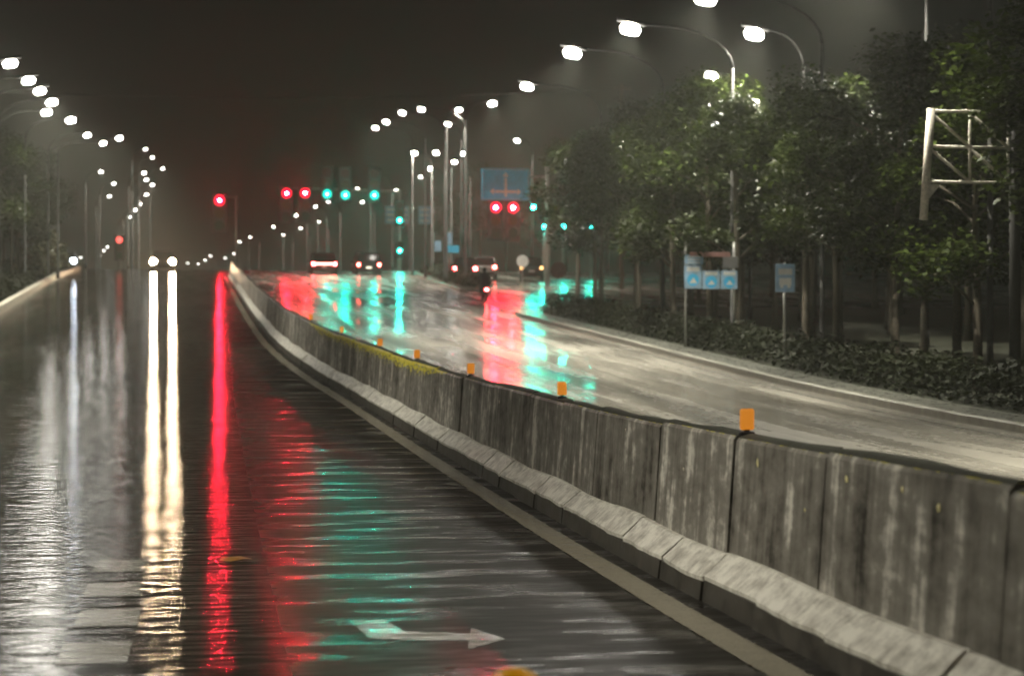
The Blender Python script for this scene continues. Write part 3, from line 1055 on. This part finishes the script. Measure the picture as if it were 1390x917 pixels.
# ------------------------------------------------------------------ vehicles
def car(x, s, rz, paint, label, front_on=None, tail_mat=None, bar_mat=None, width=1.9, length=4.7, height=1.7, plate=False, group=None, van=False):
    """front of the car points along local +Y"""
    e = empty('car', (x, s, zr(s)), rz)
    e.rotation_euler = (math.atan(.057) if 46 < s < 165 and rz == 0 else 0, 0, rz)
    tag(e, label, 'car', group)
    L, W, H = length/2, width/2, height
    # (y, half width, z low, z high) lower body
    low = [(-L, .86, .42, .86), (-L + .12, .95, .28, 1.0), (-L + .7, 1, .24, 1.02), (-.2, 1, .22, 1.0), (L - 1.2, 1, .24, .97), (L - .35, .96, .26, .86), (L - .05, .84, .34, .74), (L, .72, .42, .66)]
    mb = MB(); rows = []
    for y, wf, z0, z1 in low:
        w = W*wf
        rows.append([mb.vert((xx, y, zz)) for xx, zz in ((-w*.9, z0), (-w, z0 + .12), (-w, z1 - .22), (-w*.94, z1), (w*.94, z1), (w, z1 - .22), (w, z0 + .12), (w*.9, z0))])
    for r0, r1 in zip(rows, rows[1:]):
        for k in range(8):
            j = (k + 1) % 8
            mb.face((r0[k], r1[k], r1[j], r0[j]))
    mb.face(rows[0]); mb.face(rows[-1][::-1])
    body = mb.build('body', paint, e)
    # cabin
    if van:
        cab = [(-L + .06, .90, .98, 1.0), (-L + .14, .88, H - .08, H), (L - 1.9, .86, H - .05, H), (L - 1.0, .86, .97, 1.0)]
        ys = [(-L + .05, -L + .2), (L - .75, L - 1.6)]
    else:
        ys = [(-L + .1, -L + .75), (L - 1.1, L - 2.0)]
    (yb0, yb1), (yf0, yf1) = ys
    mb = MB()
    base = [(-W*.93, yb0, .99), (W*.93, yb0, .99), (W*.93, yf0, .95), (-W*.93, yf0, .95)]
    top = [(-W*.74, yb1, H - .04), (W*.74, yb1, H - .04), (W*.74, yf1, H - .02), (-W*.74, yf1, H - .02)]
    bi = [mb.vert(p) for p in base]; ti = [mb.vert(p) for p in top]
    for k in range(4):
        j = (k + 1) % 4
        mb.face((bi[k], bi[j], ti[j], ti[k]))
    mb.build('windows', M_glass, e)
    mb = MB()
    mb.box((0, (yb1 + yf1)/2, H - .02), (W*1.5, abs(yf1 - yb1) + .06, .07), bev=.03)
    for (p, q) in ((bi, ti),):
        for k in range(4):
            mb.tube([Vector(mb_p) + Vector((0, 0, 0)) for mb_p in (base[k], top[k])], .045, 6)
    mb.build('roof', paint, e)
    for sx_ in (-1, 1):
        for yy in (-L + .85, L - .85):
            mb = MB()
            n = 16
            xs = (sx_*(W - .24), sx_*(W - .01))
            r0 = [[mb.vert((xx, yy + rr*math.cos(2*math.pi*k/n), .33 + rr*math.sin(2*math.pi*k/n))) for k in range(n)] for xx, rr in ((xs[0], .33), (xs[1], .33), (xs[1] + .004*sx_, .21))]
            for a, b_ in zip(r0, r0[1:]):
                for k in range(n):
                    mb.face((a[k], a[(k + 1) % n], b_[(k + 1) % n], b_[k]))
            t_ = mb.build('wheel', M_rubber, e)
            mb = MB(); mb.disc((xs[1] + .002*sx_, yy, .33), .205, 'x', 14, sx_, .02); mb.build('rim', M_galv, t_)
        mb = MB(); mb.box((sx_*(W + .07), L - 1.45, 1.05), (.16, .1, .13), bev=.03); mb.build('mirror', paint, e)
        mb = MB(); mb.ellipsoid((sx_*W*.76, L - .06, .70), (.29, .10, .26), 12, 6); mb.build('headlight', front_on or M_white, e)
        mb = MB(); mb.box((sx_*W*.80, -L - .005, .86), (.24, .06, .24), bev=.02); mb.build('tail_light', tail_mat or OFF['r'], e)
    if bar_mat:
        mb = MB(); mb.box((0, -L - .005, .88), (W*1.22, .05, .12), bev=.01); mb.build('light_bar', bar_mat, e)
    mb = MB(); mb.box((0, -L - .012, .62), (.46, .02, .14), bev=.005); mb.build('number_plate', E_plate if plate else M_white, e)
    mb = MB(); mb.box((0, -L - .02, .40), (W*1.7, .14, .16), bev=.04); mb.build('rear_bumper', M_dark, e)
    mb = MB(); mb.box((0, L - .0, .42), (W*1.5, .12, .16), bev=.04); mb.build('front_bumper', M_dark, e)
    return e

car(-2.35, 169, math.pi, M_carA, 'oncoming dark car with two dazzling headlights on the crest', front_on=E_head, width=2.15, height=1.75)
car(-12.0, 188, math.pi, M_carB, 'oncoming car with bluish headlights half hidden by the left bushes', front_on=E_headc)
car(11.35, 160.5, 0, M_carA, 'car driving away with a full-width glowing red tail bar', tail_mat=E_tail, bar_mat=E_tailbar, width=2.3, height=1.8)
car(15.0, 158.6, 0, M_carC, 'dark car driving away with two red tail lights and lit number plate', tail_mat=E_tailbar, plate=True, width=2.2, height=1.85, van=True)
car(20.4, 137.2, R(-8), M_carC, 'car waiting at the side road next to the planted island, bright red tail light', tail_mat=E_tail)
car(22.9, 143.5, R(-8), M_carB, 'white car waiting at the side road between two darker cars', tail_mat=E_tailbar)
car(26.3, 141.5, R(-10), M_carA, 'grey car waiting at the side road behind the round white sign', tail_mat=E_beacon)

# scooter and rider
sz_ = zr(97)
sco = empty('scooter', (15.47, 97.0, sz_))
tag(sco, 'small scooter with one red tail light ridden up the right carriageway', 'scooter')
sco.rotation_euler = (math.atan(.057), 0, 0)
for yy in (-.58, .62):
    mb = MB()
    n = 16
    for k in range(n):
        a0, a1 = 2*math.pi*k/n, 2*math.pi*(k + 1)/n
        for (xa, ra, xb, rb_) in ((-.05, .15, -.05, .23), (-.05, .23, .05, .23), (.05, .23, .05, .15), (.05, .15, -.05, .15)):
            mb.face([mb.vert((xx, yy + rr*math.cos(a), .24 + rr*math.sin(a))) for xx, rr, a in ((xa, ra, a0), (xb, rb_, a0), (xb, rb_, a1), (xa, ra, a1))])
    w = mb.build('wheel', M_rubber, sco)
    mb = MB(); mb.disc((-.03, yy, .24), .16, 'x', 12, -1, .02); mb.disc((.03, yy, .24), .16, 'x', 12, 1, .02); mb.build('rim', M_galv, w)
mb = MB()
rows = []
for y, w, z0, z1 in ((-.78, .09, .52, .66), (-.55, .15, .40, .72), (-.1, .15, .32, .70), (.05, .14, .26, .34), (.35, .14, .26, .34), (.46, .13, .30, .85), (.56, .10, .40, .95), (.62, .05, .5, .9)):
    rows.append([mb.vert((xx, y, zz)) for xx, zz in ((-w, z0), (-w, z1), (w, z1), (w, z0))])
for r0, r1 in zip(rows, rows[1:]):
    for k in range(4):
        mb.face((r0[k], r1[k], r1[(k + 1) % 4], r0[(k + 1) % 4]))
mb.face(rows[0]); mb.face(rows[-1][::-1])
mb.build('body', M_carC, sco)
mb = MB(); mb.box((0, -.3, .745), (.26, .62, .08), bev=.03); mb.build('seat', M_rubber, sco)
mb = MB(); mb.tube([(0, .62, .24), (0, .5, 1.0)], .03, 6); mb.tube([(-.34, .42, 1.04), (0, .5, 1.02), (.34, .42, 1.04)], .018, 6); mb.build('handlebar', M_dark, sco)
mb = MB(); mb.ellipsoid((0, -.80, .62), (.10, .05, .06), 10, 6); mb.build('tail_light', E_tail, sco)
mb = MB(); mb.ellipsoid((0, .62, .82), (.07, .05, .07), 10, 6); mb.build('headlight', M_white, sco)

def skinned(name, pts, edges, root, mat, parent=None):
    me = bpy.data.meshes.new(name)
    me.from_pydata([p[:3] for p in pts], edges, [])
    o = link(name, me, parent)
    sk = o.modifiers.new('skin', 'SKIN')
    for i, p in enumerate(pts):
        me.skin_vertices[0].data[i].radius = (p[3], p[3]) if len(p) == 4 else (p[3], p[4])
        me.skin_vertices[0].data[i].use_root = (i == root)
    sb = o.modifiers.new('smooth', 'SUBSURF')
    sb.levels = sb.render_levels = 1
    me.materials.append(mat)
    return o
person = empty('person', (15.47, 96.75, sz_))
tag(person, 'rider in dark raincoat sitting astride the small scooter', 'person')
pts = [(0, 0, .90, .15, .13), (0, .03, 1.12, .15, .11), (0, .07, 1.34, .17, .11), (0, .08, 1.47, .06), (0, .10, 1.58, .075), (0, .115, 1.66, .09),
       (-.19, .08, 1.38, .065), (-.30, .28, 1.20, .05), (-.31, .62, 1.10, .036), (-.31, .70, 1.08, .03),
       (.19, .08, 1.38, .065), (.30, .28, 1.20, .05), (.31, .62, 1.10, .036), (.31, .70, 1.08, .03),
       (-.12, .05, .86, .09), (-.20, .42, .82, .07), (-.17, .46, .42, .05), (-.17, .58, .37, .035),
       (.12, .05, .86, .09), (.20, .42, .82, .07), (.17, .46, .42, .05), (.17, .58, .37, .035)]
ed = [(0, 1), (1, 2), (2, 3), (3, 4), (4, 5), (2, 6), (6, 7), (7, 8), (8, 9), (2, 10), (10, 11), (11, 12), (12, 13), (0, 14), (14, 15), (15, 16), (16, 17), (0, 18), (18, 19), (19, 20), (20, 21)]
skinned('body', pts, ed, 0, M_coat, person)
mb = MB(); mb.ellipsoid((0, .10, 1.66), (.125, .14, .14), 12, 7, None, 0, .68); mb.build('helmet', M_carC, person)
mb = MB(); mb.ellipsoid((0, .175, 1.61), (.075, .06, .09), 10, 6); mb.build('face', M_skin, person)
rows = []
mb = MB()
for (zz, w, d0, d1) in ((1.44, .12, -.04, .17), (1.36, .24, -.09, .2), (1.1, .24, -.16, .24), (.82, .29, -.27, .34)):
    rows.append([mb.vert((w*math.cos(a), (d0 + d1)/2 + (d1 - d0)/2*math.sin(a), zz)) for a in [2*math.pi*k/12 for k in range(12)]])
for r0, r1 in zip(rows, rows[1:]):
    for k in range(12):
        mb.face((r0[k], r0[(k + 1) % 12], r1[(k + 1) % 12], r1[k]), True)
mb.build('raincoat', M_coat, person)

# ------------------------------------------------------------------ small things on the near road
e = empty('marker_post', (1.06, 6.0, 0))
tag(e, 'round-topped amber marker post on the wet lane, only its cap showing', 'post')
mb = MB(); mb.tube([(0, 0, 0), (0, 0, .035), (0, 0, .05)], [.16, .15, .10], 16); mb.build('base', M_rubber, e)
mb = MB(); mb.tube([(0, 0, .05), (0, 0, .70)], .082, 16, cap=False); mb.ellipsoid((0, 0, .70), (.082, .082, .05), 16, 5, None, 0, .5); mb.build('post_body', M_amber, e)
mb = MB()
sp = [(.0, 0), (.03, .1), (.1, .14), (.17, .11), (.28, .03), (.2, -.02), (.09, -.05)]
ci = mb.vert((.1, .04, .028))
ring = [mb.vert((a, b_*1.6, .008 + .012*(k % 2))) for k, (a, b_) in enumerate(sp)]
for k in range(len(ring)):
    mb.face((ci, ring[(k + 1) % len(ring)], ring[k]))
o = mb.build('fallen_leaf', M_scrap)
o.location = (.24, 15.35, zr(15.35) + .002)
tag(o, 'dull orange fallen leaf lying on the wet lane by the red reflection', 'leaf')

# ------------------------------------------------------------------ vegetation
def leaf_quad(mb, c, size, rnd, droop=.3):
    a = rnd.uniform(0, 2*math.pi)
    d = Vector((math.cos(a), math.sin(a), rnd.uniform(-.7, .35))).normalized()
    up = Vector((rnd.uniform(-.6, .6), rnd.uniform(-.6, .6), 1)).normalized()
    sd = d.cross(up)
    if sd.length < .05:
        sd = Vector((1, 0, 0))
    sd.normalize()
    w = size*rnd.uniform(.28, .42)
    l = size*rnd.uniform(.8, 1.2)
    c = Vector(c)
    p0 = c; p1 = c + d*l*.5 + sd*w; p2 = c + d*l - Vector((0, 0, l*droop*.4)); p3 = c + d*l*.5 - sd*w
    i0 = mb.vert(p0); i1 = mb.vert(p1); i2 = mb.vert(p2); i3 = mb.vert(p3)
    mb.face((i0, i1, i2, i3))

def make_tree_mesh(seed, h, cr, clear, nleaf, leaf):
    rnd = random.Random(seed)
    mt, mc = MB(), MB()
    lean = (rnd.uniform(-.25, .25), rnd.uniform(-.25, .25))
    tp = [(lean[0]*f*f, lean[1]*f*f, h*.82*f) for f in (0, .06, .2, .4, .6, .8, 1)]
    mt.tube(tp, [.17, .12, .105, .09, .07, .05, .02], 8)
    cl = []
    for k in range(16):
        f = rnd.uniform(0, 1)
        z = clear + (h - clear)*(.10 + .82*f)
        prof = math.sin(math.pi*min(1, .22 + .74*f))**.8
        a = k*2.4 + rnd.uniform(-.5, .5)
        rr = cr*prof*rnd.uniform(.35, .85)
        c = Vector((rr*math.cos(a), rr*math.sin(a), z))
        cl.append((c, rnd.uniform(.55, 1.0)*cr*.46))
        fz = max(.3, min(.95, (z - .9)/(h*.82)))
        st = Vector((lean[0]*fz*fz, lean[1]*fz*fz, h*.82*fz))
        mt.tube([st, (st + c)/2 + Vector((0, 0, .15)), c], [.04, .028, .012], 5)
    cl.append((Vector((lean[0], lean[1], h - cr*.35)), cr*.4))
    for c, rad in cl:
        for _ in range(nleaf // len(cl)):
            u = Vector((rnd.gauss(0, 1), rnd.gauss(0, 1), rnd.gauss(0, 1))).normalized()
            r_ = rad*(rnd.random()**.45)*rnd.uniform(.85, 1.2)
            leaf_quad(mc, c + Vector((u.x*r_, u.y*r_, u.z*r_*.8)), leaf*rnd.uniform(.7, 1.25), rnd)
    return mt.mesh('trunk'), mc.mesh('crown')

variants = []
for k in range(6):
    h = 7.9 + .3*(k % 3)
    a, b_ = make_tree_mesh(100 + k, h, 2.35 + .15*(k % 2), 2.3 + .2*(k % 3), 10500, .165)
    a.materials.append(M_bark); b_.materials.append(M_leaf)
    variants.append((a, b_))
rt = random.Random(77)
def tree(x, s, k, sc_, label, group, dz=.13, rz=None):
    e = empty('tree', (x, s, zr(s) + dz), rt.uniform(0, 6.28) if rz is None else rz)
    e.scale = (sc_, sc_, sc_*rt.uniform(.95, 1.06))
    tag(e, label, 'tree', group)
    link('trunk', variants[k][0], e)
    link('crown', variants[k][1], e)
    return e
i = 0
for s in [39.5 + 3.9*k for k in range(12)]:
    tree(17.3 + rt.uniform(-.5, .5), s + rt.uniform(-.6, .6), i % 6, rt.uniform(.92, 1.08), 'slim roadside tree with dense crown in the row nearest the hedge', 'front row of roadside trees'); i += 1
for x, s in ((18.6, 36.2), (18.9, 31.5), (20.5, 38.5)):
    tree(x, s, i % 6, 1.22, 'large bushy tree beside the truss frame', 'big trees by the truss', rz=1.1*i); i += 1
for s in [26 + 4.3*k for k in range(15)]:
    tree(20.8 + rt.uniform(-.7, .7), s + rt.uniform(-.9, .9), i % 6, rt.uniform(.95, 1.15), 'dark tree in the second row behind the hedge', 'second row of roadside trees'); i += 1
for s in [30 + 4.6*k for k in range(14)]:
    tree(25.5 + rt.uniform(-1, 1), s + rt.uniform(-1.2, 1.2), i % 6, rt.uniform(1.0, 1.2), 'dark tree in the third row behind the hedge', 'third row of roadside trees'); i += 1
for s in [34 + 5.5*k for k in range(13)]:
    tree(31.5 + rt.uniform(-1.5, 1.5), s + rt.uniform(-1.5, 1.5), i % 6, rt.uniform(1.05, 1.25), 'dark tree in the hindmost row away from the road', 'rear row of roadside trees'); i += 1
for x, s in ((28, 178), (32, 186), (37, 180), (43, 188), (49, 182), (56, 190), (30, 205), (39, 210), (26.5, 192), (47, 205), (61, 200)):
    tree(x, s, i % 6, rt.uniform(1.0, 1.3), 'hazy far tree beyond the side road', 'far trees beyond the side road', .0); i += 1
for x, s in ((-12.5, 104), (-13.5, 112), (-11.8, 120), (-14.5, 126), (-12.0, 134), (-14.2, 141), (-12.3, 149), (-15, 156), (-13, 163), (-17.5, 118), (-18.5, 133), (-18, 147), (-19, 160), (-17, 172), (-10.9, 108), (-10.8, 117), (-11.2, 127), (-11.0, 139), (-11.6, 153)):
    tree(x, s, i % 6, rt.uniform(.98, 1.15), 'dark roadside tree in the clump behind the white left kerb', 'trees on the left verge', .17); i += 1

def hedge_mesh(fn, n, leaf, seed):
    rnd = random.Random(seed)
    mb = MB()
    for _ in range(n):
        leaf_quad(mb, fn(rnd), leaf*rnd.uniform(.7, 1.3), rnd)
    return mb
def hedge_pt(rnd):
    s = rnd.uniform(18, 80)
    top = .78 + .12*math.sin(s*1.7) + .08*math.sin(s*4.3)
    x = 15.35 + rnd.uniform(-.1, 1.3)
    edge_ = min(1, (x - 15.2)/.35)
    return (x, s, zr(s) + .14 + top*edge_*rnd.random()**.5)
o = hedge_mesh(hedge_pt, 26000, .13, 3).build('hedge', M_hedge)
tag(o, 'long low dark clipped hedge between right pavement and trunks', 'hedge', kind='stuff')
def isl_pt(rnd):
    f = rnd.random()
    s = 113.5 + 46*f
    l = 16.9 + (s - 112)/48*2.7; r_ = 18.4 + (s - 112)/48*5.0
    u = rnd.random()
    hgt = (.35 + .5*math.sin(math.pi*u))*(1.0 + .25*math.sin(s*1.1))
    return (l + (r_ - l)*u, s, zr(s) + .16 + hgt*rnd.random()**.5)
o = hedge_mesh(isl_pt, 9000, .2, 4).build('island_shrubs', M_hedge)
tag(o, 'dark low shrubs filling the traffic island', 'shrub', kind='stuff')
def lh_pt(rnd):
    s = rnd.uniform(60, 165)
    x = lk(s) - .5 - rnd.uniform(0, 1.0)**1.5*(2.2 if s < 105 else 9.0)
    return (x, s, zr(s) + .17 + (.7 + .3*math.sin(s*.9))*rnd.random()**.5)
o = hedge_mesh(lh_pt, 22000, .24, 6).build('ground_cover', M_hedge)
tag(o, 'dark low ground cover behind the white left kerb', 'shrub', kind='stuff')
# pale shining bushes on the left verge
for n_, (x, s, h, rad) in enumerate(((-10.6, 128, 2.2, 1.1), (-10.2, 136, 3.4, 1.2), (-10.1, 146, 2.4, 1.1))):
    e = empty('bush', (x, s, zr(s) + .17))
    tag(e, ('low glistening pale bush nearest the left kerb end', 'tall glistening pale bush, highest of three by the left kerb', 'glistening pale bush beside the far end of the left kerb')[n_], 'bush')
    rnd = random.Random(40 + n_)
    mb = MB()
    for k in range(7):
        a = k*.9
        mb.tube([(0, 0, 0), (rad*.3*math.cos(a), rad*.3*math.sin(a), h*.5), (rad*.7*math.cos(a), rad*.7*math.sin(a), h*.85)], [.03, .022, .01], 5)
    mb.build('stems', M_bark, e)
    mb = MB()
    for _ in range(900):
        z = h*(.25 + .75*rnd.random())
        a = rnd.uniform(0, 6.28); r_ = rad*math.sqrt(rnd.random())*(1 - .35*z/h)
        leaf_quad(mb, (r_*math.cos(a), r_*math.sin(a), z), .34, rnd)
    mb.build('foliage', M_shiny, e)

# ------------------------------------------------------------------ night haze (rain mist)
mb = MB()
mb.box((0, 290, 13.4), (1300, 760, 30.2))
haze = mb.build('haze', M_dark)
hm = bpy.data.materials.new('haze')
hm.use_nodes = True
hn = hm.node_tree
hn.nodes.clear()
ho = hn.nodes.new('ShaderNodeOutputMaterial')
hv = hn.nodes.new('ShaderNodeVolumePrincipled')
hv.inputs['Color'].default_value = (.88, .90, .80, 1)
hv.inputs['Density'].default_value = HAZE_DENSITY
hv.inputs['Anisotropy'].default_value = HAZE_ANISO
hn.links.new(hv.outputs[0], ho.inputs['Volume'])
haze.data.materials.clear()
haze.data.materials.append(hm)
tag(haze, kind='stuff')
haze['label'] = 'thin rain haze filling the night air over the road'
haze['category'] = 'haze'
